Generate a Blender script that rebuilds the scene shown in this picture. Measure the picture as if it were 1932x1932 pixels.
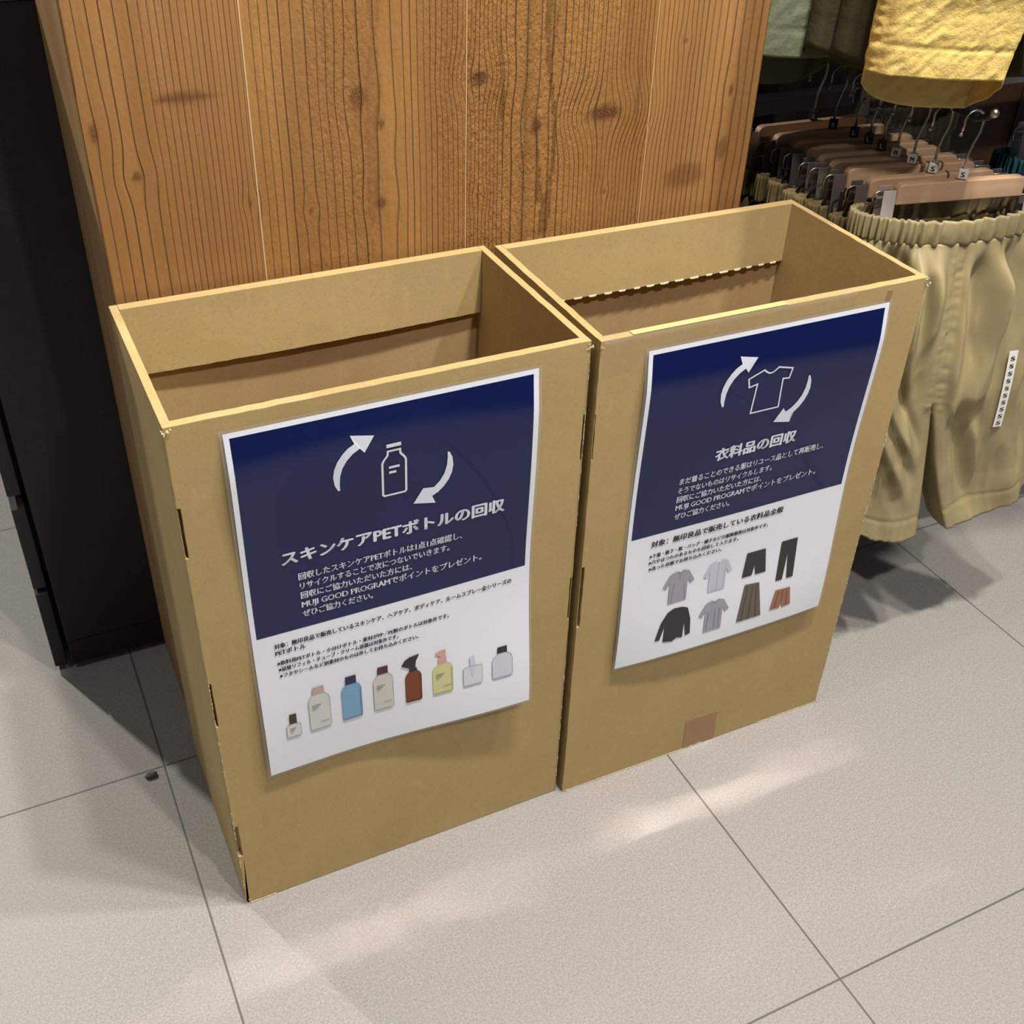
import bpy, bmesh, math, random
from mathutils import Vector, Matrix, noise
for o in list(bpy.data.objects): bpy.data.objects.remove(o, do_unlink=True)
SC = bpy.context.scene
COL = SC.collection
R = math.radians

# ------------------------------------------------------------------ camera
cam = bpy.data.cameras.new('camera'); cam.sensor_width = 36; cam.lens = 39.6056
cam.clip_start = 0.02
co = bpy.data.objects.new('camera', cam); COL.objects.link(co)
rt, up, fw = Vector((.898902, -.437029, .031313)), Vector((.234817, .540854, .807675)), Vector((.369913, .718668, -.588797))
M = Matrix((rt, up, -fw)).transposed().to_4x4(); M.translation = Vector((-.098643, -.817156, 1.131967))
co.matrix_world = M
SC.camera = co

# ------------------------------------------------------------------ light and exposure
SC.view_settings.view_transform = 'Standard'; SC.view_settings.look = 'None'
SC.view_settings.gamma = 1; SC.view_settings.exposure = 0.22
SC.view_settings.use_curve_mapping = False
SC.cycles.blur_glossy = 0.0; SC.cycles.sample_clamp_indirect = 0
wd = bpy.data.worlds.new('store_ambient'); SC.world = wd; wd.use_nodes = True
wd.node_tree.nodes['Background'].inputs[0].default_value = (.93, .95, 1, 1)
wd.node_tree.nodes['Background'].inputs[1].default_value = .085

def spot(name, loc, aim, power, size=R(75), rad=.045, col=(1, .945, .86), blend=.5):
    l = bpy.data.lights.new(name, 'SPOT'); l.energy = power; l.spot_size = size; l.spot_blend = blend
    l.shadow_soft_size = rad; l.color = col
    o = bpy.data.objects.new(name, l); COL.objects.link(o); o.location = loc
    o.rotation_euler = (Vector(aim) - Vector(loc)).to_track_quat('-Z', 'Y').to_euler()
    return o
spot('ceiling_or_fill_spot', (.62, -.42, 2.5), (.5, .1, .3), 92)
spot('ceiling_or_fill_spot', (.42, -.44, 2.5), (.3, .0, .3), 62)
spot('ceiling_or_fill_spot', (1.22, -.47, 2.5), (.7, .1, .3), 92)
spot('ceiling_or_fill_spot', (.60, -1.75, 2.9), (.5, .1, .4), 118, R(70), .05)
spot('ceiling_or_fill_spot', (-1.00, 2.42, 2.6), (-.2, .2, 0), 190, R(70))
spot('ceiling_or_fill_spot', (-.92, -.10, 2.7), (-.1, .2, .6), 22, R(75))  # added weak fill from the left, not a known store lamp

# ------------------------------------------------------------------ helpers
def mat(name, col, rough=.6, metal=0., spec=.5, coat=0., alpha=1.):
    m = bpy.data.materials.new(name); m.use_nodes = True
    b = m.node_tree.nodes['Principled BSDF']
    b.inputs['Base Color'].default_value = (*col, 1); b.inputs['Roughness'].default_value = rough
    b.inputs['Metallic'].default_value = metal; b.inputs['Specular IOR Level'].default_value = spec
    b.inputs['Coat Weight'].default_value = coat; b.inputs['Coat Roughness'].default_value = .045
    b.inputs['Alpha'].default_value = alpha
    return m
class N:
    """small node-graph helper"""
    def __init__(s, m): s.m = m; s.t = m.node_tree; s.b = s.t.nodes['Principled BSDF']
    def new(s, typ, **kw):
        n = s.t.nodes.new(typ)
        for k, v in kw.items(): setattr(n, k, v)
        return n
    def put(s, sock, v):
        if isinstance(v, bpy.types.NodeSocket): s.t.links.new(v, sock)
        elif isinstance(v, (tuple, list)): sock.default_value = (*v, 1) if len(sock.default_value) == 4 and len(v) == 3 else v
        else: sock.default_value = v
    def math(s, op, a, b=0., c=None):
        n = s.new('ShaderNodeMath', operation=op); s.put(n.inputs[0], a); s.put(n.inputs[1], b)
        if c is not None: s.put(n.inputs[2], c)
        return n.outputs[0]
    def mix(s, f, a, b, bt='MIX'):
        n = s.new('ShaderNodeMix', data_type='RGBA', blend_type=bt); s.put(n.inputs[0], f); s.put(n.inputs[6], a); s.put(n.inputs[7], b)
        return n.outputs[2]
    def coord(s, scale=(1, 1, 1), kind='Object'):
        c = s.new('ShaderNodeTexCoord'); mp = s.new('ShaderNodeMapping'); mp.inputs['Scale'].default_value = scale
        s.t.links.new(c.outputs[kind], mp.inputs[0]); return mp.outputs[0]
    def noise(s, scale, detail=2, rough=.5, vec=None, out=0):
        n = s.new('ShaderNodeTexNoise'); n.inputs['Scale'].default_value = scale; n.inputs['Detail'].default_value = detail
        n.inputs['Roughness'].default_value = rough
        if vec is not None: s.t.links.new(vec, n.inputs['Vector'])
        return n.outputs[out]
    def ramp(s, f, stops):
        n = s.new('ShaderNodeValToRGB'); e = n.color_ramp.elements
        while len(e) > 1: e.remove(e[-1])
        e[0].position = stops[0][0]; e[0].color = (*stops[0][1], 1)
        for p, c in stops[1:]:
            x = e.new(p); x.color = (*c, 1)
        s.put(n.inputs[0], f); return n.outputs[0]
    def map(s, v, a, b, c=0., d=1.):
        n = s.new('ShaderNodeMapRange'); n.clamp = True; s.put(n.inputs[0], v)
        for i, q in enumerate((a, b, c, d)): n.inputs[i + 1].default_value = q
        return n.outputs[0]
    def attr(s, name): return s.new('ShaderNodeAttribute', attribute_name=name).outputs['Fac']
    def bump(s, h, strength, dist=.001):
        n = s.new('ShaderNodeBump'); n.inputs['Strength'].default_value = strength; n.inputs['Distance'].default_value = dist
        s.put(n.inputs['Height'], h); s.t.links.new(n.outputs[0], s.b.inputs['Normal'])
    def color(s, c): s.put(s.b.inputs['Base Color'], c)
    def rough(s, c): s.put(s.b.inputs['Roughness'], c)

def obj(name, bm_or_me, m=None, parent=None, smooth=False, loc=None):
    if isinstance(bm_or_me, bmesh.types.BMesh):
        me = bpy.data.meshes.new(name); bm_or_me.normal_update(); bm_or_me.to_mesh(me); bm_or_me.free()
    else: me = bm_or_me
    if m is not None: me.materials.clear(); me.materials.append(m)
    if smooth:
        for p in me.polygons: p.use_smooth = True
    o = bpy.data.objects.new(name, me); COL.objects.link(o)
    if parent is not None: o.parent = parent
    if loc is not None: o.location = loc
    return o
def thing(name, label, cat, loc=(0, 0, 0), rz=0., group=None, kind=None):
    o = bpy.data.objects.new(name, None); COL.objects.link(o); o.location = loc; o.rotation_euler = (0, 0, rz)
    o.empty_display_size = .05
    return tag(o, label, cat, group, kind)
def tag(o, label, cat, group=None, kind=None):
    o['label'] = label; o['category'] = cat
    if group: o['group'] = group
    if kind: o['kind'] = kind
    return o
def dup(root, loc, rz, label, group=None):
    r = root.copy(); COL.objects.link(r); r.location = loc; r.rotation_euler = (0, 0, rz); r['label'] = label
    if group: r['group'] = group
    for ch in list(root.children):
        c = ch.copy(); COL.objects.link(c); c.parent = r
        for g in list(ch.children):
            d = g.copy(); COL.objects.link(d); d.parent = c
    return r
def bevel(o, w=.001, seg=2, ang=35):
    b = o.modifiers.new('edge', 'BEVEL'); b.width = w; b.segments = seg; b.limit_method = 'ANGLE'; b.angle_limit = R(ang)
    return o
def box(bm, a, b):
    x0, y0, z0 = a; x1, y1, z1 = b
    v = [bm.verts.new(p) for p in ((x0,y0,z0),(x1,y0,z0),(x1,y1,z0),(x0,y1,z0),(x0,y0,z1),(x1,y0,z1),(x1,y1,z1),(x0,y1,z1))]
    for f in ((0,3,2,1),(4,5,6,7),(0,1,5,4),(1,2,6,5),(2,3,7,6),(3,0,4,7)): bm.faces.new([v[i] for i in f])
    return bm
def prism(pts, f0, f1, bm=None):
    """closed outline pts (2D) extruded between the two mappings f0, f1: (a, b) -> xyz"""
    bm = bm or bmesh.new()
    A = [bm.verts.new(f0(*p)) for p in pts]; B = [bm.verts.new(f1(*p)) for p in pts]
    bm.faces.new(A); bm.faces.new(B[::-1])
    n = len(pts)
    for i in range(n): bm.faces.new((A[i], B[i], B[(i+1) % n], A[(i+1) % n]))
    bmesh.ops.recalc_face_normals(bm, faces=bm.faces[:])
    return bm
def tube(bm, pts, r, n=8, cap=True):
    pts = [Vector(p) for p in pts]; rings = []
    prev = None
    for i, p in enumerate(pts):
        t = (pts[min(i+1, len(pts)-1)] - pts[max(i-1, 0)]).normalized()
        if prev is None:
            u = t.cross(Vector((0, 0, 1)));
            if u.length < .1: u = t.cross(Vector((0, 1, 0)))
        else: u = prev - t * prev.dot(t)
        u.normalize(); prev = u; w = t.cross(u)
        rr = r[i] if isinstance(r, (list, tuple)) else r
        rings.append([bm.verts.new(p + (u*math.cos(2*math.pi*k/n) + w*math.sin(2*math.pi*k/n))*rr) for k in range(n)])
    for a, b in zip(rings, rings[1:]):
        for k in range(n): bm.faces.new((a[k], a[(k+1) % n], b[(k+1) % n], b[k]))
    if cap: bm.faces.new(rings[0][::-1]); bm.faces.new(rings[-1])
    return bm
def ball(bm, c, r):
    m = Matrix.Translation(c); bmesh.ops.create_uvsphere(bm, u_segments=14, v_segments=10, radius=r, matrix=m); return bm
def sstep(a, b, x):
    t = max(0., min(1., (x-a)/(b-a))); return t*t*(3-2*t)

# ------------------------------------------------------------------ materials
def cardboard(name, col, col2, flute=None):
    m = mat(name, col, .82, spec=.25); n = N(m)
    v = n.coord()
    a = n.noise(9, 3, .6, v); b = n.noise(420, 2, .6, v); c = n.noise(90, 2, .6, n.coord((1, 1, .25)))
    base = n.mix(n.map(a, .35, .65), col, col2)
    base = n.mix(n.map(b, .30, .44, .45, 0.), base, tuple(x*.62 for x in col))
    base = n.mix(n.map(c, .56, .75, 0, .22), base, tuple(min(1, x*1.22) for x in col))
    n.color(base)
    n.bump(n.math('ADD', n.math('MULTIPLY', b, .35), n.noise(38, 2, .5, v)), .22, .0012)
    return m
KRAFT = cardboard('kraft_card', (.47, .345, .158), (.43, .312, .140))
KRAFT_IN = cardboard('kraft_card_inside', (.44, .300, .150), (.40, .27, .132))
TORN = mat('torn_card', (.68, .57, .39), .9)
def fabric(name, col, scale=900, crumple=60, bs=.35, rough=.75, sheen=.0):
    m = mat(name, col, rough, spec=.3); n = N(m); v = n.coord()
    a = n.noise(scale, 2, .6, v); b = n.noise(crumple, 4, .62, v); d = n.noise(12, 2, .5, v)
    n.color(n.mix(n.map(d, .3, .7), tuple(x*.9 for x in col), tuple(min(1, x*1.08) for x in col)))
    n.bump(n.math('ADD', n.math('MULTIPLY', a, .12), b), bs, .004)
    return m
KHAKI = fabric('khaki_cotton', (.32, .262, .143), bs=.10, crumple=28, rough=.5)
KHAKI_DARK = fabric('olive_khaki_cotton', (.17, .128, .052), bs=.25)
YELLOW = fabric('yellow_washed_cotton', (.70, .515, .165), bs=.75, crumple=45)
SAGE = fabric('sage_washed_cotton', (.165, .182, .118), bs=.6, crumple=55)
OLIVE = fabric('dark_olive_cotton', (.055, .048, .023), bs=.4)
TEAL = fabric('teal_cotton', (.03, .13, .17), bs=.5)
BEIGE = fabric('beige_cotton', (.55, .48, .33), bs=.4)
STEEL = mat('brushed_steel', (.50, .46, .41), .32, 1.)
BLACKMETAL = mat('black_metal', (.018, .017, .016), .35, spec=.5)
GREYMETAL = mat('grey_metal', (.17, .16, .15), .5, spec=.4)
CLIPGREY = mat('grey_clip_metal', (.34, .30, .285), .38, .75)
WHITEP = mat('white_plastic', (.85, .85, .83), .35)
BLACKP = mat('black_plastic', (.02, .02, .02), .4)
INK = mat('black_ink', (.012, .012, .013), .5)
BEECH = mat('beech_wood', (.62, .40, .25), .45); n = N(BEECH)
n.color(n.mix(n.map(n.noise(30, 3, .6, n.coord((.25, 4, 4))), .35, .65), (.60, .385, .235), (.68, .455, .29)))

# ------------------------------------------------------------------ floor
fm = mat('stone_tile', (.5, .47, .43), .5, spec=.4); n = N(fm)
g = n.new('ShaderNodeNewGeometry').outputs['Position']; sx = n.new('ShaderNodeSeparateXYZ'); n.put(sx.inputs[0], g)
TX, TY, TW, TH = -.0409, .2438, .6036, .6064
tx = n.math('DIVIDE', n.math('SUBTRACT', sx.outputs[0], TX), TW); ty = n.math('DIVIDE', n.math('SUBTRACT', sx.outputs[1], TY), TH)
def edge(t, size):
    f = n.math('FRACT', n.math('ADD', t, 100.)); d = n.math('MINIMUM', f, n.math('SUBTRACT', 1., f)); return n.math('MULTIPLY', d, size)
dist = n.math('MINIMUM', edge(tx, TW), edge(ty, TH))
grout = n.map(dist, .0009, .0015, 1., 0.)
cell = n.new('ShaderNodeCombineXYZ'); n.put(cell.inputs[0], n.math('FLOOR', tx)); n.put(cell.inputs[1], n.math('FLOOR', ty))
wn = n.new('ShaderNodeTexWhiteNoise'); wn.noise_dimensions = '3D'; n.put(wn.inputs[0], cell.outputs[0])
sp = n.noise(400, 3, .75, g); sp2 = n.noise(150, 2, .6, g); big = n.noise(5, 3, .6, g); tiny = n.noise(700, 1, .5, g)
c = n.mix(n.map(sp, .34, .66), (.235, .222, .212), (.445, .425, .408))
c = n.mix(n.map(sp2, .3, .7, 0, .35), c, (.30, .285, .275))
c = n.mix(n.map(big, .3, .7, 0, .25), c, (.33, .318, .312))
c = n.mix(n.map(tiny, .70, .76, 0, .7), c, (.70, .68, .66))
c = n.mix(n.math('MULTIPLY', wn.outputs[0], .12), c, (.29, .275, .265))
c = n.mix(grout, c, (.12, .115, .115)); n.color(c)
n.rough(n.map(sp, .3, .7, .42, .6))
n.bump(n.math('SUBTRACT', n.math('MULTIPLY', sp, .35), n.math('MULTIPLY', grout, 1.5)), .22, .0008)
bm = bmesh.new(); box(bm, (-2.6, -4.6, -.05), (3.4, 3.6, 0))
tag(obj('floor', bm, fm), 'grey speckled stone tile floor with thin dark grout lines', 'floor', kind='structure')

# back wall behind the clothes
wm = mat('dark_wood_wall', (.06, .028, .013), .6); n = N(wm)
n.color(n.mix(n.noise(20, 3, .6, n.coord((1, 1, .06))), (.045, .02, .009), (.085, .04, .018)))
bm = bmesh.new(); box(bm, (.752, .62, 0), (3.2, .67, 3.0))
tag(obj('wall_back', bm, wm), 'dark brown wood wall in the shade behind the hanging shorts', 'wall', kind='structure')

# ------------------------------------------------------------------ timber clad pillar
PY = .255
def wood_material(name, base, dark, light, rough_relief=.3):
    m = mat(name, base, .45, spec=.35); n = N(m)
    ring = n.attr('ring'); knot = n.attr('knot'); streak = n.attr('streak'); core = n.attr('core')
    f = n.math('FRACT', ring); idn = n.new('ShaderNodeTexWhiteNoise'); idn.noise_dimensions = '1D'; n.put(idn.inputs['W'], n.math('FLOOR', ring))
    v = n.coord((1, 1, .04)); v2 = n.coord((1, 1, .35)); v3 = n.coord()
    fib = n.noise(700, 2, .6, v); med = n.noise(60, 3, .6, v); bl = n.noise(11, 4, .6, v2); dent = n.noise(300, 3, .62, n.coord((1, 1, .45)))
    late = n.map(f, .62, .94, 0, 1); cut = n.map(f, .955, 1.0, 1, 0)
    line = n.math('MULTIPLY', n.math('MULTIPLY', n.math('POWER', late, 3.4), cut), n.map(idn.outputs['Value'], 0, 1, .45, 1.))
    c = n.mix(n.map(bl, .3, .7), base, light)
    c = n.mix(n.map(med, .35, .68, 0, .4), c, tuple(x*.80 for x in base))
    c = n.mix(n.map(fib, .35, .7, 0, .28), c, tuple(x*.72 for x in base))
    c = n.mix(n.map(n.noise(26, 2, .5, n.coord((1, 1, .03))), .42, .62, 0, .45), c, tuple(x*.74 for x in base))
    c = n.mix(n.math('MULTIPLY', line, .9), c, dark)
    c = n.mix(n.math('MULTIPLY', streak, .75), c, tuple(d*1.25 for d in dark))
    kr = n.math('FRACT', n.math('MULTIPLY', core, 4.)); kc = n.mix(n.map(kr, .5, 1.), (.15, .064, .026), (.045, .018, .009))
    c = n.mix(knot, c, kc)
    c = n.mix(n.map(dent, .68, .76, 0, .25), c, (.70, .46, .22))  # paler specks paint in grazing light on the raised relief
    n.color(c)
    n.rough(n.map(bl, .3, .7, .38, .55))
    n.bump(n.math('ADD', n.math('MULTIPLY', n.math('ADD', dent, n.math('MULTIPLY', med, .5)), n.math('MULTIPLY', n.map(n.noise(9, 2, .5, n.coord((1, 1, .12))), .38, .6, .35, 1.25), rough_relief)), n.math('MULTIPLY', line, -.8)), .8, .0030)
    return m
W1 = wood_material('cedar_board_plain', (.335, .168, .057), (.095, .038, .012), (.40, .21, .076), .22)
W2 = wood_material('cedar_board_golden', (.33, .163, .052), (.118, .047, .013), (.42, .22, .077), .62)
W3 = wood_material('cedar_board_dark', (.31, .148, .045), (.062, .023, .008), (.40, .205, .068), .90)
W4 = wood_material('cedar_board_pale', (.36, .178, .062), (.135, .057, .019), (.42, .222, .082), .2)
W0 = wood_material('cedar_board_lit_side', (.50, .30, .13), (.22, .10, .04), (.58, .37, .18), .3)  # paler than the front boards: light on the pillar side put into the colour
KN = [(.100, .823, .030, .0050, .95), (.048, .756, .005, .005, .9), (.267, .807, .009, .013, .7), (.290, .780, .004, .005, .8), (.287, .699, .006, .007, .8),
      (.397, .814, .011, .007, .95), (.464, .759, .006, .009, 1.), (.547, .764, .022, .009, .95), (.662, .680, .030, .016, .6), (.711, .706, .008, .014, .6),
      (.712, .773, .003, .008, .9), (.017, .80, .004, .010, .8), (.212, .700, .0018, .0022, 1.), (.152, .716, .0018, .0024, 1.), (.643, .83, .0018, .002, 1.), (.398, .69, .0018, .002, 1.), (.555, .675, .0018, .002, 1.)]
ST = [([(.2865, .8945, .0136), (.2862, .8759, .0087), (.2843, .857, .0062), (.2833, .8328, .0136), (.2827, .8079, .0161), (.2803, .7773, .0136), (.2805, .7561, .0136), (.2807, .7345, .0136), (.2778, .7072, .0099), (.2763, .6876, .0062), (.2768, .6731, .0012)], .55),
      ([(.4738, .95, .012), (.4738, .8828, .0087), (.4738, .8527, .0062), (.4762, .8215, .0056), (.4824, .7888, .0043), (.487, .7551, .0037), (.4862, .7149, .0037), (.4839, .6855, .0062), (.4793, .6618, .0149), (.4774, .634, .0087)], 1.),
      ([(.4647, .7547, .0025), (.4672, .7288, .0031), (.47, .6993, .005), (.4726, .6749, .0087)], 1.),
      ([(.4859, .8821, .0025), (.4786, .8213, .0019)], .9), ([(.4203, .86, .001), (.4203, .8415, .0019), (.423, .8103, .0037), (.4242, .7673, .0031), (.425, .72, .001)], .9),
      ([(.2755, .662, .003), (.2762, .648, .004), (.2755, .640, .001)], .9), ([(.585, .95, .003), (.588, .80, .003), (.59, .62, .002)], .5), ([(.452, .95, .003), (.452, .63, .0025)], .6)]
def streak_at(x, z):
    s = 0.
    for pts, a in ST:
        for (x0, z0, w0), (x1, z1, w1) in zip(pts, pts[1:]):
            if z1 <= z <= z0:
                t = (z0-z)/(z0-z1+1e-9); xc = x0+(x1-x0)*t; w = (w0+(w1-w0)*t)*.5
                d = abs(x-xc)
                if d < w+.0008:
                    e = a*(1-sstep(w-.0004, w+.0006, d))*(.62+.38*sstep(w*.35, w, d)); s = max(s, e)
    return s
def ringpos(table, x):
    # ring count from x with a ring spacing that varies over the board: table of (x, spacing)
    u = 0.
    for (xa, sa), (xb, sb) in zip(table, table[1:]):
        if x <= xa and xa != table[0][0]: break
        e = min(x, xb) if xb != table[-1][0] else x
        d = e-xa; k = (1/sb-1/sa)/(xb-xa); u += d/sa + .5*k*d*d
        if x <= xb: break
    return u
def plank(name, x0, x1, m, parent, spacing, seed, lean=0., z0=0.0, z1=2.7, vary=.5):
    bm = bmesh.new(); L = [bm.verts.layers.float.new(k) for k in ('ring', 'knot', 'streak', 'core')]
    nx = max(3, int((x1-x0)/.0024)); zs = []
    z = z0
    while z < z1-1e-6:
        zs.append(z); z += .0042 if .56 < z < .97 else .05
    zs.append(z1)
    rows = []
    for z in zs:
        row = []
        for i in range(nx+1):
            x = x0+(x1-x0)*i/nx
            v = bm.verts.new((x, PY, z)); xe = x + .006*noise.noise(Vector((x*3, z*1.1, seed)))+.0009*noise.noise(Vector((x*25, z*9, seed+5)))
            kn = cr = 0.
            for kx, kz, rx, rz, a in KN:
                dx, dz = x-kx, z-kz
                rr = math.exp(-((dx/(rx*2.0+.006))**2+(dz/(rz*2.4+.008))**2))
                xe -= dx*.62*rr*(a if rx < .03 else .0)
                q = math.hypot(dx/rx, dz/rz)*(1+.18*noise.noise(Vector((x*150, z*150, seed))))
                k = a*(1-sstep(.55, 1.25, q))
                if k > kn: kn = k; cr = q if rx < .03 else .1
            u = ringpos(spacing, xe); u += vary*.6*noise.noise(Vector((xe*30, 0, seed*3.1)))
            v[L[0]] = u+40; v[L[1]] = kn; v[L[2]] = streak_at(x, z) if .56 < z < .97 else 0.; v[L[3]] = cr
            row.append(v)
        rows.append(row)
    for a, b in zip(rows, rows[1:]):
        for i in range(nx): bm.faces.new((a[i], a[i+1], b[i+1], b[i]))
    # board thickness: edges folded back so that the joint reads as a groove
    for side in (0, nx):
        for (a, b) in zip(rows, rows[1:]):
            s = -1 if side == 0 else 1
            ca = bm.verts.new(a[side].co + Vector((s*.0007, .004, 0))); cb = bm.verts.new(b[side].co + Vector((s*.0007, .004, 0)))
            for q, src in ((ca, a[side]), (cb, b[side])):
                for l in L: q[l] = src[l]
            bm.faces.new((a[side], b[side], cb, ca) if side == 0 else (a[side], ca, cb, b[side]))
    bmesh.ops.remove_doubles(bm, verts=bm.verts[:], dist=1e-5)
    bmesh.ops.recalc_face_normals(bm, faces=bm.faces[:])
    o = obj(name, bm, m, parent, smooth=False)
    return o
pil = thing('pillar', 'square store pillar clad in knotty orange brown vertical wooden boards', 'pillar', (0, 0, 0), kind='structure')
bm = bmesh.new(); box(bm, (.0135, PY+.0035, 0), (.7475, .469, 2.7)); obj('core', bm, mat('joint_shadow_wood', (.10, .05, .018), .8), pil)
plank('board', .0085, .1588, W1, pil, ((0, .006), (.02, .012), (.05, .014), (.065, .0075), (.11, .0062), (.16, .0050)), 1.3, vary=.6)
plank('board', .1606, .3818, W2, pil, ((.16, .0095), (.25, .0098), (.262, .016), (.305, .015), (.32, .0075), (.385, .0056)), 4.7, vary=.7)
plank('board', .3838, .6040, W3, pil, ((.38, .0042), (.42, .0050), (.43, .013), (.485, .015), (.50, .0062), (.56, .0050), (.61, .0060)), 8.2, vary=.9)
plank('board', .6056, .7500, W4, pil, ((.60, .0056), (.66, .0066), (.70, .0120), (.755, .0100)), 12.9, vary=.5)
sm = bmesh.new(); box(sm, (.1586, PY-.0006, 0), (.1602, PY+.003, 2.7)); box(sm, (.3818, PY-.0006, 0), (.3830, PY+.003, 2.7)); box(sm, (.6040, PY-.0006, 0), (.6051, PY+.003, 2.7))
obj('joint_edge', sm, mat('pale_board_edge', (.60, .40, .20), .5), pil)
def side_board(name, x, s):
    bm = bmesh.new(); L = [bm.verts.layers.float.new(k) for k in ('ring', 'knot', 'streak', 'core')]
    rows = []
    for z in [i*.02 for i in range(136)]:
        row = []
        for j in range(45):
            y = PY+.001+(.468-PY)*j/44
            v = bm.verts.new((x, y, z)); v[L[0]] = 30+(y+.012*noise.noise(Vector((y*4, z*1.1, 3.3))))/.008
            v[L[2]] = .8*math.exp(-((y-.40-.01*noise.noise(Vector((0, z*3, 1))))/.006)**2)*sstep(.3, .5, noise.noise(Vector((1, z*4, 7)))+.5)
            row.append(v)
        rows.append(row)
    for a, b in zip(rows, rows[1:]):
        for i in range(44): bm.faces.new((a[i], a[i+1], b[i+1], b[i]))
    bmesh.ops.recalc_face_normals(bm, faces=bm.faces[:])
    o = obj(name, bm, W0, pil)
    so = o.modifiers.new('thick', 'SOLIDIFY'); so.thickness = .003; so.offset = 0
    return o
side_board('side_board', .0100, -1); side_board('side_board', .7490, 1)

# ------------------------------------------------------------------ black drawer cabinet at the left
BK = mat('black_painted_board', (.017, .016, .0145), .55, spec=.35); n = N(BK)
n.color(n.mix(n.map(n.noise(40, 4, .7, n.coord()), .55, .8, 0, .5), (.017, .016, .0145), (.035, .033, .03)))
BKD = mat('gap_shade_black', (.004, .004, .004), .8)  # near-black colour paints in the shade of the toe recess and drawer gaps
cab = thing('drawer_cabinet', 'tall matte black drawer cabinet behind the wooden pillar', 'cabinet', (0, .4705, 0))
bm = bmesh.new(); box(bm, (-.118, 0, .052), (.62, .50, .869)); bevel(obj('carcass', bm, BK, cab), .0012)
bm = bmesh.new(); box(bm, (-.1175, .0006, .012), (.6195, .4995, .0512)); bevel(obj('plinth', bm, BK, cab), .001)
bm = bmesh.new(); box(bm, (-.108, .02, .0), (.60, .48, .0115)); obj('toe_recess', bm, BKD, cab)
bm = bmesh.new(); box(bm, (-.120, -.001, .8695), (.622, .502, .876)); bevel(obj('cabinet_top', bm, mat('grey_black_top', (.06, .058, .055), .5), cab), .001)
for i, (a, b) in enumerate(((.011, .142), (.151, .281), (.301, .432), (.441, .572), (.581, .712), (.721, .862))):
    bm = bmesh.new(); box(bm, (-.1405, .004, a), (-.124, .49, b)); d = bevel(obj('drawer', bm, BK, cab), .0015)
    bm = bmesh.new(); box(bm, (-.1239, .02, a+.012), (-.1182, .47, b-.006)); obj('drawer_gap_block', bm, BKD, d)  # black block stands in for the shaded gap behind the drawer front

# ------------------------------------------------------------------ cardboard bins
random.seed(7)
def jag(pts, step=.01, j=.0003, seed=0):
    rnd = random.Random(seed); out = []
    for i, p in enumerate(pts):
        q = pts[(i+1) % len(pts)]; d = math.dist(p, q); k = max(1, int(d/step))
        for t in range(k):
            f = t/k; jx, jy = (rnd.uniform(-j, j), rnd.uniform(-j, j)) if t else (0, 0)
            out.append((p[0]+(q[0]-p[0])*f+jx, p[1]+(q[1]-p[1])*f+jy))
    return out
def ribbon(pts, seed, wmin=.0002, wmax=.0016, step=.003, gap=.35, off=(0, -.0003, 0), perp=(1, 0, 0)):
    """torn paper fray along a line: small irregular flakes standing on the edge"""
    rnd = random.Random(seed); bm = bmesh.new()
    a, b = Vector(pts[0]), Vector(pts[1]); nn = max(2, int((b-a).length/step)); P = Vector(perp); O = Vector(off)
    prev = None
    for i in range(nn+1):
        p = a.lerp(b, i/nn); w = rnd.uniform(wmin, wmax)
        if rnd.random() < gap: w = .00005
        l = bm.verts.new(p+O-P*w); r = bm.verts.new(p+O+P*w*.6); t = bm.verts.new(p+O*(2.2+rnd.random()*1.5))
        if prev: bm.faces.new((prev[0], l, t, prev[2])); bm.faces.new((prev[2], t, r, prev[1]))
        prev = (l, r, t)
    return bm
BW, BD, BH = .3995, .243, .640
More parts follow.
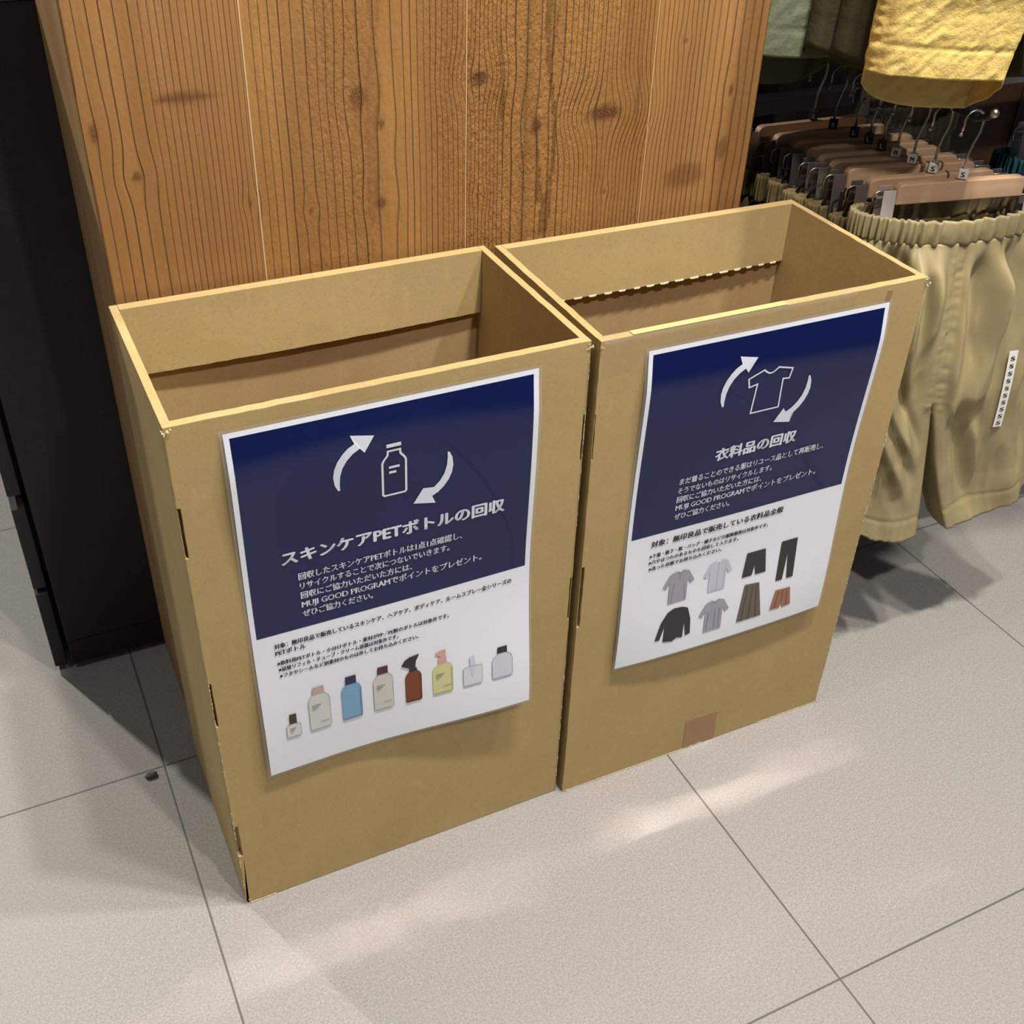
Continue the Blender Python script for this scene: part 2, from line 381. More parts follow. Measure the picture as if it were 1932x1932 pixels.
def make_bin(name, label, loc, rz, slots_l, slots_r, seed):
    t = thing(name, label, 'cardboard box', loc, rz, 'open cardboard collection bins')
    T = .0095; S = .0078
    # front panel with slots cut into both vertical edges
    pts = [(0, .0006), (BW, .0006)]
    for a, b, d in sorted(slots_r): pts += [(BW, a), (BW-d, a+.001), (BW-d, b), (BW, b-.0005)]
    pts += [(BW, BH), (0, BH)]
    for a, b, d in sorted(slots_l, reverse=True): pts += [(0, b), (d, b-.001), (d, a), (0, a+.0005)]
    pts = jag(pts, .012, .00035, seed)
    o = obj('front_panel', prism(pts, lambda x, z: (x, 0, z), lambda x, z: (x, T, z)), KRAFT, t); bevel(o, .0012, 2)
    for s, nm, slots in ((0, 'side_panel', slots_l), (1, 'side_panel', slots_r)):
        q = [(T+.0002, .0008), (BD, .0008), (BD, BH-.0004), (T+.0002, BH-.0004)]
        q = jag(q, .012, .0003, seed+3+s); X0 = 0 if s == 0 else BW-S
        pb = prism(q, lambda y, z: (X0, y, z), lambda y, z: (X0+S, y, z))
        for a, b, d in slots:
            if d < .0045: box(pb, (X0+(0 if s == 0 else S-.0008), .0006, a-.001), (X0+(.0008 if s == 0 else S), T+.0001, b+.001))
        o = obj(nm, pb, KRAFT, t); bevel(o, .0010 if not slots else .0003, 2)
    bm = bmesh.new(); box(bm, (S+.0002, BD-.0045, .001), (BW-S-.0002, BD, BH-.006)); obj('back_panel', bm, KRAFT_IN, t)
    # folded-over flap on the inside of the back, slightly bowed towards the opening
    def flap(zb, jitter):
        rnd = random.Random(seed); nx, nz = 60, 10; bm = bmesh.new(); g = []
        for layer in (0, 1):
            G = []
            for k in range(nz+1):
                row = []
                for i in range(nx+1):
                    u = i/nx; f = k/nz; bow = .0035*math.sin(math.pi*u)*(1-f)**1.3
                    y = BD-.0125-bow+layer*.0040; zz = zb+(BH-zb-.0003)*f+(rnd.uniform(-jitter, jitter) if k == 0 else 0)
                    row.append(bm.verts.new((S+.0004+(BW-2*S-.0008)*u, y, zz)))
                G.append(row)
            g.append(G)
        for layer in (0, 1):
            for k in range(nz):
                for i in range(nx):
                    q = (g[layer][k][i], g[layer][k][i+1], g[layer][k+1][i+1], g[layer][k+1][i]); bm.faces.new(q if layer == 0 else q[::-1])
        for i in range(nx):
            bm.faces.new((g[0][0][i], g[1][0][i], g[1][0][i+1], g[0][0][i+1]))
            bm.faces.new((g[0][nz][i], g[0][nz][i+1], g[1][nz][i+1], g[1][nz][i]))
        for k in range(nz):
            bm.faces.new((g[0][k][0], g[0][k+1][0], g[1][k+1][0], g[1][k][0])); bm.faces.new((g[0][k][nx], g[1][k][nx], g[1][k+1][nx], g[0][k+1][nx]))
        box(bm, (S+.0003, BD-.0086, BH-.0058), (BW-S-.0003, BD, BH-.0004))
        return bm
    fl = obj('fold_flap', flap(.5665, .0003), KRAFT, t, smooth=False)
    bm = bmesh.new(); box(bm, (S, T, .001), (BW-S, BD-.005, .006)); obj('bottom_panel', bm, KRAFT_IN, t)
    return t, fl
SL1 = [(.504, .559, .0033), (.290, .350, .0033), (.085, .136, .0052), (.0012, .011, .0030)]
SL1R = [(.504, .559, .0026), (.291, .351, .0026)]
bin1, fl1 = make_bin('cardboard_bin', 'open cardboard collection bin with the bottle poster on its front', (0, 0, 0), 0, SL1, SL1R, 11)
bin2, fl2 = make_bin('cardboard_bin', 'open cardboard collection bin with the clothing poster and brown tape at its foot', (.4064, -.0057, 0), -.01369, [(.279, .367, .0040), (.506, .560, .0016)], [(.30, .36, .001)], 23)
# torn edges
for k, (a, b, g_, w) in enumerate((((.0008, 0, .0), (.0008, 0, .36), .55, .0011), ((BW-.0006, 0, .42), (BW-.0006, 0, .62), .5, .0010), ((BW-.0006, 0, .0), (BW-.0006, 0, .26), .45, .0012))):
    obj('torn_edge', ribbon((a, b), 40+k, wmax=w, gap=g_), TORN, bin1)
obj('torn_edge', ribbon(((0, 0, .0014), (.035, 0, .0014)), 51, wmax=.0016, gap=.2, perp=(0, 0, 1)), TORN, bin1)
for k, (a, b, pp) in enumerate((((.0, 0, .0014), (.21, 0, .0014), (0, 0, 1)), ((.30, 0, .0012), (BW, 0, .0012), (0, 0, 1)), ((BW-.0006, 0, .05), (BW-.0006, 0, .45), (1, 0, 0)))):
    obj('torn_edge', ribbon((a, b), 60+k, wmax=.0013, gap=.45, perp=pp), TORN, bin2)
def torn_corner(c, parent, seed, s=.005):
    rnd = random.Random(seed); bm = bmesh.new()
    for i in range(7):
        p = Vector(c)+Vector((rnd.uniform(-s, s)*.7, rnd.uniform(-.0012, .0003), rnd.uniform(-s, s*.15)))
        q = [bm.verts.new(p+Vector((rnd.uniform(-.0022, .0022), rnd.uniform(-.0014, .0002), rnd.uniform(-.0026, .0026)))) for _ in range(4)]
        try: bm.faces.new(q[:3]); bm.faces.new((q[1], q[2], q[3]))
        except ValueError: pass
    obj('torn_corner', bm, TORN, parent)
torn_corner((.002, 0, BH-.002), bin1, 1); torn_corner((BW-.001, 0, BH-.003), bin1, 2); torn_corner((.003, 0, .008), bin1, 3)
torn_corner((.002, 0, BH-.002), bin2, 4); torn_corner((BW-.001, 0, BH-.002), bin2, 5, .007); torn_corner((.003, 0, .005), bin2, 6); torn_corner((BW-.002, 0, .004), bin2, 8)
# perforated torn tabs along the lower edge of the flap in the second bin
rnd = random.Random(5); bm = bmesh.new(); x = .03
while x < .385:
    w = rnd.uniform(.008, .0125); bow = .0035*math.sin(math.pi*x/BW)
    pts = [(x, .5670), (x+.0006, .5653), (x+w*.5, .5650+rnd.uniform(-.0003, .0003)), (x+w-.0006, .5653), (x+w, .5670)]
    prism(pts, lambda a, b: (a, BD-.0131-bow, b), lambda a, b: (a, BD-.0088-bow, b), bm); x += w+rnd.uniform(.008, .012)
obj('perforated_edge', bm, mat('torn_white_card', (.86, .80, .64), .9), bin2)
# tapes on the second bin
bm = bmesh.new(); prism([(.1793, .0), (.2290, .0), (.2276, .0535), (.1782, .0545)], lambda x, z: (x, -.0005, z), lambda x, z: (x, -.00002, z), bm)
tp = obj('brown_tape', bm, mat('brown_packing_tape', (.33, .19, .085), .35, spec=.5), bin2); tp['label'] = 'square of darker brown tape'
def film(name, tint=(.95, .93, .88), f=.22, rough=.12):
    m = bpy.data.materials.new(name); m.use_nodes = True; t = m.node_tree; t.nodes.clear()
    out = t.nodes.new('ShaderNodeOutputMaterial'); tr = t.nodes.new('ShaderNodeBsdfTransparent'); gl = t.nodes.new('ShaderNodeBsdfPrincipled'); mx = t.nodes.new('ShaderNodeMixShader')
    tr.inputs[0].default_value = (*tint, 1); gl.inputs['Base Color'].default_value = (.75, .72, .68, 1); gl.inputs['Roughness'].default_value = rough
    mx.inputs[0].default_value = f; t.links.new(tr.outputs[0], mx.inputs[1]); t.links.new(gl.outputs[0], mx.inputs[2]); t.links.new(mx.outputs[0], out.inputs[0])
    return m
CLEAR = film('clear_tape', (.96, .93, .86), .09, .16)
bm = bmesh.new(); nx = 60; rows = []
rnd = random.Random(9)
for k, z in enumerate((.6015, .612, .624, .634, BH+.0004)):
    rows.append([bm.verts.new((.004+.30*i/nx, -.0006-(.0012*max(0, noise.noise(Vector((i*.4, k*.9, 2)))) if k < 4 else 0), z+(rnd.uniform(-.001, .001) if k == 0 else 0))) for i in range(nx+1)])
rows.append([bm.verts.new((.004+.30*i/nx, .0088, BH+.0006)) for i in range(nx+1)])
for a, b in zip(rows, rows[1:]):
    for i in range(nx): bm.faces.new((a[i], a[i+1], b[i+1], b[i]))
ct = obj('clear_tape', bm, CLEAR, bin2, smooth=True); ct['label'] = 'strip of creased clear tape over the front rim'
bm = bmesh.new(); box(bm, (.035, -.0002, BH+.0007), (.215, .0080, BH+.0011)); obj('rim_tape', bm, mat('amber_tape', (.72, .50, .22), .35), bin2)
bm = bmesh.new(); prism([(.345, .622), (.352, .6225), (.3525, .634), (.346, .6335)], lambda x, z: (x, -.0006, z), lambda x, z: (x, -.00005, z), bm); obj('tape_scrap', bm, mat('brown_tape_scrap', (.36, .20, .10), .4), bin2)

# ------------------------------------------------------------------ posters
def text_mesh(body, bold=0.):
    cu = bpy.data.curves.new('lettering', 'FONT'); cu.body = body; cu.size = 1; cu.offset = bold; cu.resolution_u = 3; cu.fill_mode = 'FRONT'
    o = bpy.data.objects.new('lettering', cu); COL.objects.link(o); bpy.context.view_layer.update()
    me = bpy.data.meshes.new_from_object(o.evaluated_get(bpy.context.evaluated_depsgraph_get()))
    bpy.data.objects.remove(o); bpy.data.curves.remove(cu)
    return me
def add_text(bm, body, x0, x1, base, em, fn, bold=.012):
    me = text_mesh(body); xs = [v.co.x for v in me.vertices]
    if not xs: return
    a, b = min(xs), max(xs); k = (x1-x0)/(b-a); h = bold*em
    for dx, dz in (((-h, 0), (h, 0), (0, h*.6), (0, -h*.6)) if bold else ((0, 0),)):
        mp = [bm.verts.new(fn(x0+(v.co.x-a)*k+dx, base+v.co.y*em+dz)) for v in me.vertices]
        for p in me.polygons:
            try: bm.faces.new([mp[i] for i in p.vertices])
            except ValueError: pass
    bpy.data.meshes.remove(me)
def sheet(fn, x0, z0, x1, z1, nx=24, nz=30):
    bm = bmesh.new(); g = [[bm.verts.new(fn(x0+(x1-x0)*i/nx, z0+(z1-z0)*k/nz)) for i in range(nx+1)] for k in range(nz+1)]
    for k in range(nz):
        for i in range(nx): bm.faces.new((g[k][i], g[k][i+1], g[k+1][i+1], g[k+1][i]))
    return bm
def poly(bm, pts, fn, k=.001):
    """flat outline (mm) laid on the curved sheet, triangulated"""
    v = [bm.verts.new(fn(x*k, z*k)) for x, z in pts]; f = bm.faces.new(v)
    bmesh.ops.triangulate(bm, faces=[f]); return bm
def stroke(bm, pts, w, fn, closed=True):
    n_ = len(pts); P = [Vector(p) for p in pts]
    I, O = [], []
    for i in range(n_):
        a, b, c = P[i-1] if closed or i else P[i], P[i], P[(i+1) % n_] if closed or i < n_-1 else P[i]
        d1 = (b-a); d2 = (c-b)
        if d1.length < 1e-9: d1 = d2
        if d2.length < 1e-9: d2 = d1
        d1.normalize(); d2.normalize(); n1 = Vector((-d1.y, d1.x)); n2 = Vector((-d2.y, d2.x)); m = (n1+n2).normalized(); s = w/2/max(.45, m.dot(n1))
        O.append(b+m*s); I.append(b-m*s)
    VO = [bm.verts.new(fn(p.x*.001, p.y*.001)) for p in O]; VI = [bm.verts.new(fn(p.x*.001, p.y*.001)) for p in I]
    for i in range(n_ if closed else n_-1):
        j = (i+1) % n_; bm.faces.new((VO[i], VO[j], VI[j], VI[i]))
    return bm
COAT = dict(rough=.55, spec=.08, coat=.85)
PAPER = mat('white_paper', (.80, .83, .92), **COAT)
NAVY = mat('navy_print', (.003, .009, .075), **COAT)
WPRINT = mat('white_print', (.74, .78, .90), **COAT)
NPRINT = mat('dark_blue_print', (.010, .012, .040), **COAT)
def ink(name, c): return mat(name, c, **COAT)
POUCH = film('laminate_pouch', (.90, .88, .86), .20, .08)
PW, PH = .297, .420
ARROW = [(95, -82), (92, -75), (91, -66), (92.3, -58), (95.5, -50.5), (100.5, -43.5), (106, -38.5), (112.5, -35), (109, -26), (131.5, -31), (121.5, -46.5), (117.5, -41), (110.5, -45), (104.5, -51), (100, -58.5), (97.5, -67), (96.8, -76), (97, -82)]
def poster(label, loc, rz, bulge, loc2):
    t = thing('poster', label, 'poster', loc, rz, 'recycling posters on the bin fronts')
    def surf(d): return lambda x, z: (x, -.0009-d-bulge(x/PW, -z/PH), z)
    S_ = surf(0)
    bm = sheet(S_, -.0032, -.4232, .3002, .0030); o = obj('laminate_border', bm, POUCH, t, smooth=True)
    obj('paper', sheet(surf(.00025), 0, -PH, PW, 0), PAPER, t, smooth=True)
    obj('navy_block', sheet(surf(.0004), .0050, -.2330, .2915, -.0050), NAVY, t, smooth=True)
    F = surf(.0010)
    for k in (0, 1):
        pts = ARROW if k == 0 else [(299.5-x, -148.5-z) for x, z in ARROW]
        obj('recycling_arrow', poly(bmesh.new(), pts, F), WPRINT, t)
    return t, F
def lines(t, F, name, rows, m, bold, label=None):
    bm = bmesh.new()
    for body, x0, x1, base, em in rows: add_text(bm, body, x0, x1, base, em, F, bold)
    return obj(name, bm, m, t)
def b1f(u, v):
    u = max(0, min(1, u)); v = max(0, min(1, v))
    wave = .0021*(1+math.cos(2*math.pi*(1.05*v-.05+.10*math.sin(3.3*u+.6)))) + .0006*(1+math.sin(9*v+5*u))
    return wave*sstep(-.02, .12, v) + .0120*sstep(.45, 1.05, v)*sstep(.25, 1.05, u)
def b2f(u, v):
    u = max(0, min(1, u)); v = max(0, min(1, v))
    wave = .0020*(1+math.cos(2*math.pi*(1.15*v+.02-.12*math.sin(2.6*u+.2)))) + .0006*(1+math.sin(8*v-6*u))
    return wave*sstep(-.02, .12, v) + .0070*sstep(.7, 1.05, v)*(4*u*(1-u)*.7+.3*u)
P1, F1 = poster('navy and white laminated poster with a bottle icon on the left bin', (.0468, 0, .6232), 0, b1f, None)
P2, F2 = poster('navy and white laminated poster with a T-shirt icon on the right bin', (.4604, -.00645, .6200), -.01369, b2f, None)
# bottle icon
bm = bmesh.new()
stroke(bm, [(139, -61), (143.2, -55.5), (143.6, -51), (155.4, -51), (155.8, -55.5), (160, -61), (161, -64), (161, -99), (159.6, -100.6), (139.4, -100.6), (138, -99), (138, -64)], 2.1, F1)
poly(bm, [(142.4, -47.2), (142.4, -43.4), (156.6, -43.4), (156.6, -47.2)], F1); poly(bm, [(144.4, -70.6), (144.4, -68.0), (154.8, -68.0), (154.8, -70.6)], F1); poly(bm, [(144.4, -76.4), (144.4, -73.6), (151.4, -73.6), (151.4, -76.4)], F1)
obj('bottle_icon', bm, WPRINT, P1)
neck = [(142+18*i/8, -47.6-5.2*math.sin(math.pi*i/8)) for i in range(9)]
bm = stroke(bmesh.new(), neck + [(178.6, -52.4), (176.6, -64.0), (168.4, -63.0), (170, -98.4), (134, -98.4), (136, -63.0), (126, -65.2), (123.6, -54.8)], 1.8, F2)
obj('shirt_icon', bm, WPRINT, P2)
lines(P1, F1, 'heading', [('スキンケアPETボトルの回収', .0375, .2635, -.1512, .0172)], WPRINT, .048)
lines(P1, F1, 'body_text', [('回収したスキンケアPETボトルは1点1点確認し、', .0515, .2185, -.1735, .0092), ('リサイクルすることで次につないでいきます。', .0520, .2050, -.1850, .0090), ('回収にご協力いただいた方には、', .0520, .1650, -.1965, .0090), ('MUJI GOOD PROGRAMでポイントをプレゼント。', .0520, .2405, -.2078, .0094), ('ぜひご協力ください。', .0520, .1230, -.2190, .0090)], WPRINT, .030)
lines(P1, F1, 'notice_text', [('対象：無印良品で販売しているスキンケア、ヘアケア、ボディケア、ルームスプレー全シリーズの', .0205, .2755, -.2498, .0066), ('PETボトル', .0208, .0510, -.2582, .0068)], NPRINT, .030)
lines(P1, F1, 'small_print', [('※飲料用PETボトル・小分けボトル・素材がPP／PE製のボトルは対象外です。', .0212, .2035, -.2712, .0058), ('※詰替リフィル・チューブ・クリーム容器は対象外です。', .0218, .1470, -.2792, .0058), ('※フタやシールなど別素材のものは外してお持ち込みください。', .0222, .1690, -.2875, .0058)], NPRINT, .030)
lines(P2, F2, 'heading', [('衣料品の回収', .0985, .2045, -.1500, .0168)], WPRINT, .050)
lines(P2, F2, 'body_text', [('まだ着ることのできる服はリユース品として再販売し、', .0570, .2490, -.1712, .0092), ('そうでないものはリサイクルします。', .0565, .1800, -.1835, .0090), ('回収にご協力いただいた方には、', .0570, .1680, -.1950, .0090), ('MUJI GOOD PROGRAMでポイントをプレゼント。', .0570, .2460, -.2060, .0094), ('ぜひご協力ください。', .0570, .1290, -.2182, .0090)], WPRINT, .030)
lines(P2, F2, 'notice_text', [('対象：無印良品で販売している衣料品全般', .0315, .2095, -.2495, .0092)], NPRINT, .032)
lines(P2, F2, 'small_print', [('※下着・靴下・靴・バッグ・帽子などの服飾雑貨は対象外です。', .0310, .1910, -.2648, .0060), ('※穴やほつれのあるものも回収して入ります。', .0305, .1510, -.2735, .0060), ('※洗った状態でお持ち込みください。', .0315, .1290, -.2825, .0060)], NPRINT, .032)
# printed bottles on the first poster
FB, FC, FD = (lambda d: (lambda x, z: (lambda q: (q[0], q[1]-d, q[2]))(F1(x, z))))(0), (lambda d: (lambda x, z: (lambda q: (q[0], q[1]-d, q[2]))(F1(x, z))))(.0002), (lambda d: (lambda x, z: (lambda q: (q[0], q[1]-d, q[2]))(F1(x, z))))(.0004)
def flask(x0, x1, zb, zt, sh, nw):
    c = (x0+x1)/2; r = 1.6
    return [(x0+r, zb), (x1-r, zb), (x1, zb+r), (x1, zt-sh), (x1-1.5, zt-sh*.45), (c+nw, zt-1), (c+nw, zt), (c-nw, zt), (c-nw, zt-1), (x0+1.5, zt-sh*.45), (x0, zt-sh), (x0, zb+r)]
BOT = [('clear', 22, 37, -372, -353, 2, 4, (.66, .66, .66), (.055, .026, .028), -339.5), ('clear', 47, 69.5, -372, -322, 9, 6.5, (.62, .635, .65), (.50, .37, .33), -312.5),
       ('blue', 82, 104, -372, -322, 9, 6, (.19, .37, .58), (.012, .022, .07), -311.5), ('clear', 117, 138.5, -372, -322, 9, 6, (.62, .60, .59), (.075, .024, .022), -311.5),
       ('amber', 152, 170.5, -373.5, -330, 8, 4.5, (.185, .042, .012), (.02, .018, .02), -326), ('yellow', 183, 206, -373, -331, 8, 5, (.62, .60, .30), (.62, .36, .36), -322),
       ('square', 218, 240, -373, -346, 1.5, 3.5, (.66, .67, .76), (.60, .60, .78), -340), ('round', 252, 276, -374, -340, 10, 6, (.60, .61, .74), (.02, .02, .03), -331.5)]
for i, (kind, x0, x1, zb, zt, sh, nw, c, cap, zc) in enumerate(BOT):
    body = obj('bottle_picture', poly(bmesh.new(), flask(x0, x1, zb, zt, sh, nw), FB), ink('bottle_print', c), P1)
    cx = (x0+x1)/2
    capbm = poly(bmesh.new(), [(cx-nw+.3, zt-.4), (cx+nw-.3, zt-.4), (cx+nw-.3, zc), (cx-nw+.3, zc)], FC)
    if kind == 'amber': poly(capbm, [(cx-3, -326), (cx+2.5, -326), (cx+3.5, -317), (cx+6.5, -311), (cx+7, -308.5), (cx-4, -310), (cx-9, -313), (cx-13, -319), (cx-12, -320), (cx-6, -314), (cx-5, -318), (cx-3.5, -318)], FC)
    if kind == 'yellow': poly(capbm, [(cx-2, -322), (cx+4, -322), (cx+4, -313), (cx-3, -313), (cx-8.5, -315.5), (cx-8.5, -316.5), (cx-2, -316)], FC)
    if kind == 'square': poly(capbm, [(cx-3, -340), (cx+3, -340), (cx+2, -332), (cx-4, -334), (cx-4, -335), (cx-1, -335)], FC); poly(capbm, [(cx-3, -347), (cx+3, -347), (cx+1, -361), (cx-1, -361)], FC)
    obj('cap_picture', capbm, ink('cap_print', cap), body)
    dk = bmesh.new()
    if kind in ('clear', 'square', 'round'):
        stroke(dk, flask(x0, x1, zb, zt, sh, nw), .5, FC); poly(dk, [(x0+1.5, zb), (x1-1.5, zb), (x1-1, zb+1.2), (x0+1, zb+1.2)], FC)
        obj('outline_picture', dk, ink('outline_print', (.42, .42, .46) if kind != 'round' else (.34, .35, .5)), body)
    else:
        poly(dk, [(x0+1, zb), (x1-1, zb), (x1-.6, zb+2), (x0+.6, zb+2)], FC); poly(dk, [(x1-2, zb+2), (x1-.3, zb+2), (x1-.3, zt-sh), (x1-2, zt-sh)], FC)
        obj('shade_picture', dk, ink('shade_print', tuple(v*.72 for v in c)), body)
    if i in (0, 1, 3, 5):
        lb = bmesh.new(); zz = zt-sh-6 if i else -359
        w = (x1-x0)*.42
        for r_, (ww, h) in enumerate(((w, 1.1), (w*.7, 1.0), (w*.45, .6))): poly(lb, [(x0+3.4, zz-r_*3.), (x0+3.4+ww, zz-r_*3.), (x0+3.4+ww, zz-r_*3.-h), (x0+3.4, zz-r_*3.-h)], FD)
        if i: poly(lb, [(cx, zb+10), (x1-2.5, zb+10), (x1-2.5, zb+9.3), (cx, zb+9.3)], FD)
        obj('label_picture', lb, ink('label_print', (.22, .21, .20)), body)
# printed clothes on the second poster
GB = F2; GC = lambda x, z: (lambda q: (q[0], q[1]-.0002, q[2]))(F2(x, z))
def clothes(name, pts, c, marks=(), mc=None):
    o = obj(name, poly(bmesh.new(), pts, GB), ink('garment_print', c), P2)
    if marks:
        bm = bmesh.new()
        for m_ in marks: poly(bm, m_, GC)
        obj('fold_picture', bm, ink('garment_fold_print', mc), o)
def tee(cx, zt, w, h):
    L = [(4.5, 0), (w*.30, -3), (w*.5, -19), (w*.5-5.2, -22.5), (w*.285, -14.5), (w*.29, -h)]
    return [(cx+x, zt+z) for x, z in L] + [(cx-x, zt+z) for x, z in reversed(L)] + [(cx-3, zt-2.5), (cx+3, zt-2.5)]
GR = (.33, .32, .40)
clothes('polo_shirt_picture', tee(75, -295, 43, 45), GR, ([(75.4, -298), (76.6, -298), (76.6, -308), (75.4, -308)], [(71, -295.6), (76, -300.5), (76, -298.6), (72.5, -295)], [(81, -295.6), (76, -300.5), (76, -298.6), (79.5, -295)], [(68, -312), (69.5, -312), (67, -339), (66, -339)], [(82, -312), (83.5, -312), (86, -338), (85, -338)]), (.24, .235, .31))
clothes('shirt_picture', tee(129, -296, 40, 44), (.56, .55, .68), ([(128.5, -299), (129.3, -299), (129.3, -340), (128.5, -340)], [(138, -304), (139, -304), (139, -338), (138, -338)]), (.46, .45, .60))
clothes('shorts_picture', [(168, -298), (194, -298), (199, -333), (184, -333), (181.5, -318), (179, -333), (165, -333)], (.028, .028, .028))
clothes('trousers_picture', [(217, -295), (240, -295), (242, -353), (232.5, -353), (228.5, -312), (226, -353), (216.5, -353)], (.022, .022, .022))
clothes('jacket_picture', [(72, -349), (84, -350), (92, -354), (97, -372), (98.5, -394), (92, -395.5), (88.5, -372), (88, -397), (80, -395), (74, -399), (61, -396), (61.5, -372), (56, -392), (49.5, -391), (56, -366), (64, -353)], (.020, .021, .021))
clothes('tee_picture', tee(130, -354, 43, 46), GR, ([(126, -356), (130, -358.6), (134, -356), (133, -355), (130, -357), (127, -355)], [(122, -372), (123.5, -372), (121.5, -398), (120.5, -398)], [(131, -370), (132.2, -370), (133, -398), (131.8, -398)], [(137, -368), (138.2, -368), (139, -398), (138, -398)]), (.23, .225, .30))
clothes('skirt_picture', [(171, -345), (192, -347), (201.5, -400), (165.5, -400)], (.125, .098, .085), ([(175, -349), (176.5, -349), (173.5, -400), (171, -400)], [(182, -349), (183.5, -349), (184, -400), (181.5, -400)], [(188, -350), (189.3, -350), (194.5, -400), (192, -400)]), (.08, .062, .054))
clothes('rust_shorts_picture', [(219, -368), (241, -369), (246, -397), (233, -398), (231, -391), (229, -398), (214.5, -397)], (.32, .135, .085), ([(224, -371), (225.3, -371), (222.5, -396), (220.5, -396)], [(230, -371), (231, -371), (231.6, -390), (230.4, -390)], [(236, -371), (237, -371), (240, -396), (238.5, -396)]), (.21, .08, .05))

# ------------------------------------------------------------------ clothes rack, hangers and shorts
rack = thing('clothes_rack', 'wall mounted clothes rack with black rails and a grey crossbar behind the hangers', 'clothes rack', (0, 0, 0))
bm = bmesh.new(); box(bm, (.753, .545, .632), (2.2, .575, .655)); bevel(obj('crossbar', bm, GREYMETAL, rack), .001)
bm = bmesh.new(); box(bm, (1.045, .576, .0), (1.085, .618, 1.9)); bevel(obj('upright', bm, GREYMETAL, rack), .001)
bm = bmesh.new(); box(bm, (1.62, .576, .0), (1.66, .618, 1.9)); bevel(obj('upright', bm, GREYMETAL, rack), .001)
RX = .9645; RZ = .7545
rb = tube(bmesh.new(), [(RX+.006, .578, RZ+.002), (RX+.004, .40, RZ), (RX, .16, RZ), (RX-.002, .120, RZ-.001), (RX-.008, .102, RZ+.006), (RX-.018, .085, RZ+.016)], .0042, 10); rl = obj('rail', rb, BLACKMETAL, rack, smooth=True)
obj('rail_tip', ball(bmesh.new(), (RX-.0185, .0838, RZ+.0165), .0052), STEEL, rl, smooth=True)
rb = tube(bmesh.new(), [(1.345, .578, RZ+.002), (1.3205, .20, RZ)], .0042, 10); rl = obj('rail', rb, BLACKMETAL, rack, smooth=True)
obj('rail_tip', ball(bmesh.new(), (1.3205, .198, RZ), .0055), STEEL, rl, smooth=True)
UZ = 1.372
rb = tube(bmesh.new(), [(1.195, .578, .7765+.002), (1.1705, .38, .7765)], .0042, 10); obj('rail', rb, BLACKMETAL, rack, smooth=True)
for xx in (.885, .900, .955, 1.005, 1.24, 1.30):
    rb = tube(bmesh.new(), [(xx, .578, UZ), (xx, .06, UZ)], .0045, 10); rl = obj('rail', rb, BLACKMETAL, rack, smooth=True)

def make_hanger(label, size, loc, rz, dark=False, clip_m=None, group='wooden clip hangers on the shorts rails'):
    t = thing('clip_hanger', label, 'hanger', loc, rz, group)
    L = .0868
    pts = [(-L, -.0125), (L, -.0125), (L, .0075), (L-.003, .011), (L-.008, .0125), (-L+.008, .0125), (-L+.003, .011), (-L, .0075)]
    bevel(obj('wooden_bar', prism(pts, lambda x, z: (x, -.006, z), lambda x, z: (x, .006, z)), BEECH, t), .002, 3)
    P = [(0, 0, .012), (0, 0, .042), (.003, 0, .054), (.008, 0, .068), (.0085, 0, .080)]
    for k in range(1, 9):
        a = math.pi*k/8*1.12; P.append((-.004+.0125*math.cos(a), 0, .0805+.0125*math.sin(a)))
    P.append((-.0175, 0, .066))
    hk = obj('hook', tube(bmesh.new(), P, .0016, 8), STEEL, t, smooth=True)
    obj('hook_tip', ball(bmesh.new(), P[-1], .0027), STEEL, hk, smooth=True)
    bm = bmesh.new(); box(bm, (-.0056, -.0056, -.0056), (.0056, .0056, .0056))
    bmesh.ops.rotate(bm, verts=bm.verts[:], matrix=Matrix.Rotation(R(-38), 3, 'Z')); bmesh.ops.translate(bm, verts=bm.verts[:], vec=(0, 0, .0192))
    cube = bevel(obj('size_marker', bm, BLACKP if dark else WHITEP, t), .0012, 2)
    lt = bmesh.new(); Mz = Matrix.Rotation(R(-38), 3, 'Z')
    for face in (0, 1):
        def fn(x, z):
            q = Vector((x, -.0058, z)) if face == 0 else Vector((-.0058, -x, z))
            q = Mz @ q; return (q.x, q.y, q.z+.0192)
        add_text(lt, size, -.0020, .0020, -.0030, .0083, fn, .03)
    obj('size_letter', lt, WHITEP if dark else INK, cube)
    for s in (-1, 1):
        w = tube(bmesh.new(), [(s*(L-.004), 0, .004), (s*(L+.022), 0, .004), (s*(L+.0262), 0, .001), (s*(L+.0272), 0, -.004), (s*(L+.0262), 0, -.013), (s*(L+.022), 0, -.0155), (s*(L-.003), 0, -.0115)], .0013, 8)
        obj('wire_loop', w, STEEL, t, smooth=True)
        bm = bmesh.new()
        X = s*(L+.011)
        prism([(-.0085, -.048), (.0085, -.048), (.0085, .007), (-.0085, .007)], lambda x, z: (X+x, -.0075-.10*(.007-z)+.0012, z), lambda x, z: (X+x, -.0075-.10*(.007-z), z), bm)
        prism([(-.0080, -.040), (.0080, -.040), (.0080, .009), (-.0080, .009)], lambda x, z: (X+x, .0045+.12*(.007-z)*.4, z), lambda x, z: (X+x, .0057+.12*(.007-z)*.4, z), bm)
        bevel(obj('clip', bm, clip_m or CLIPGREY, t), .0004, 1)
    return t

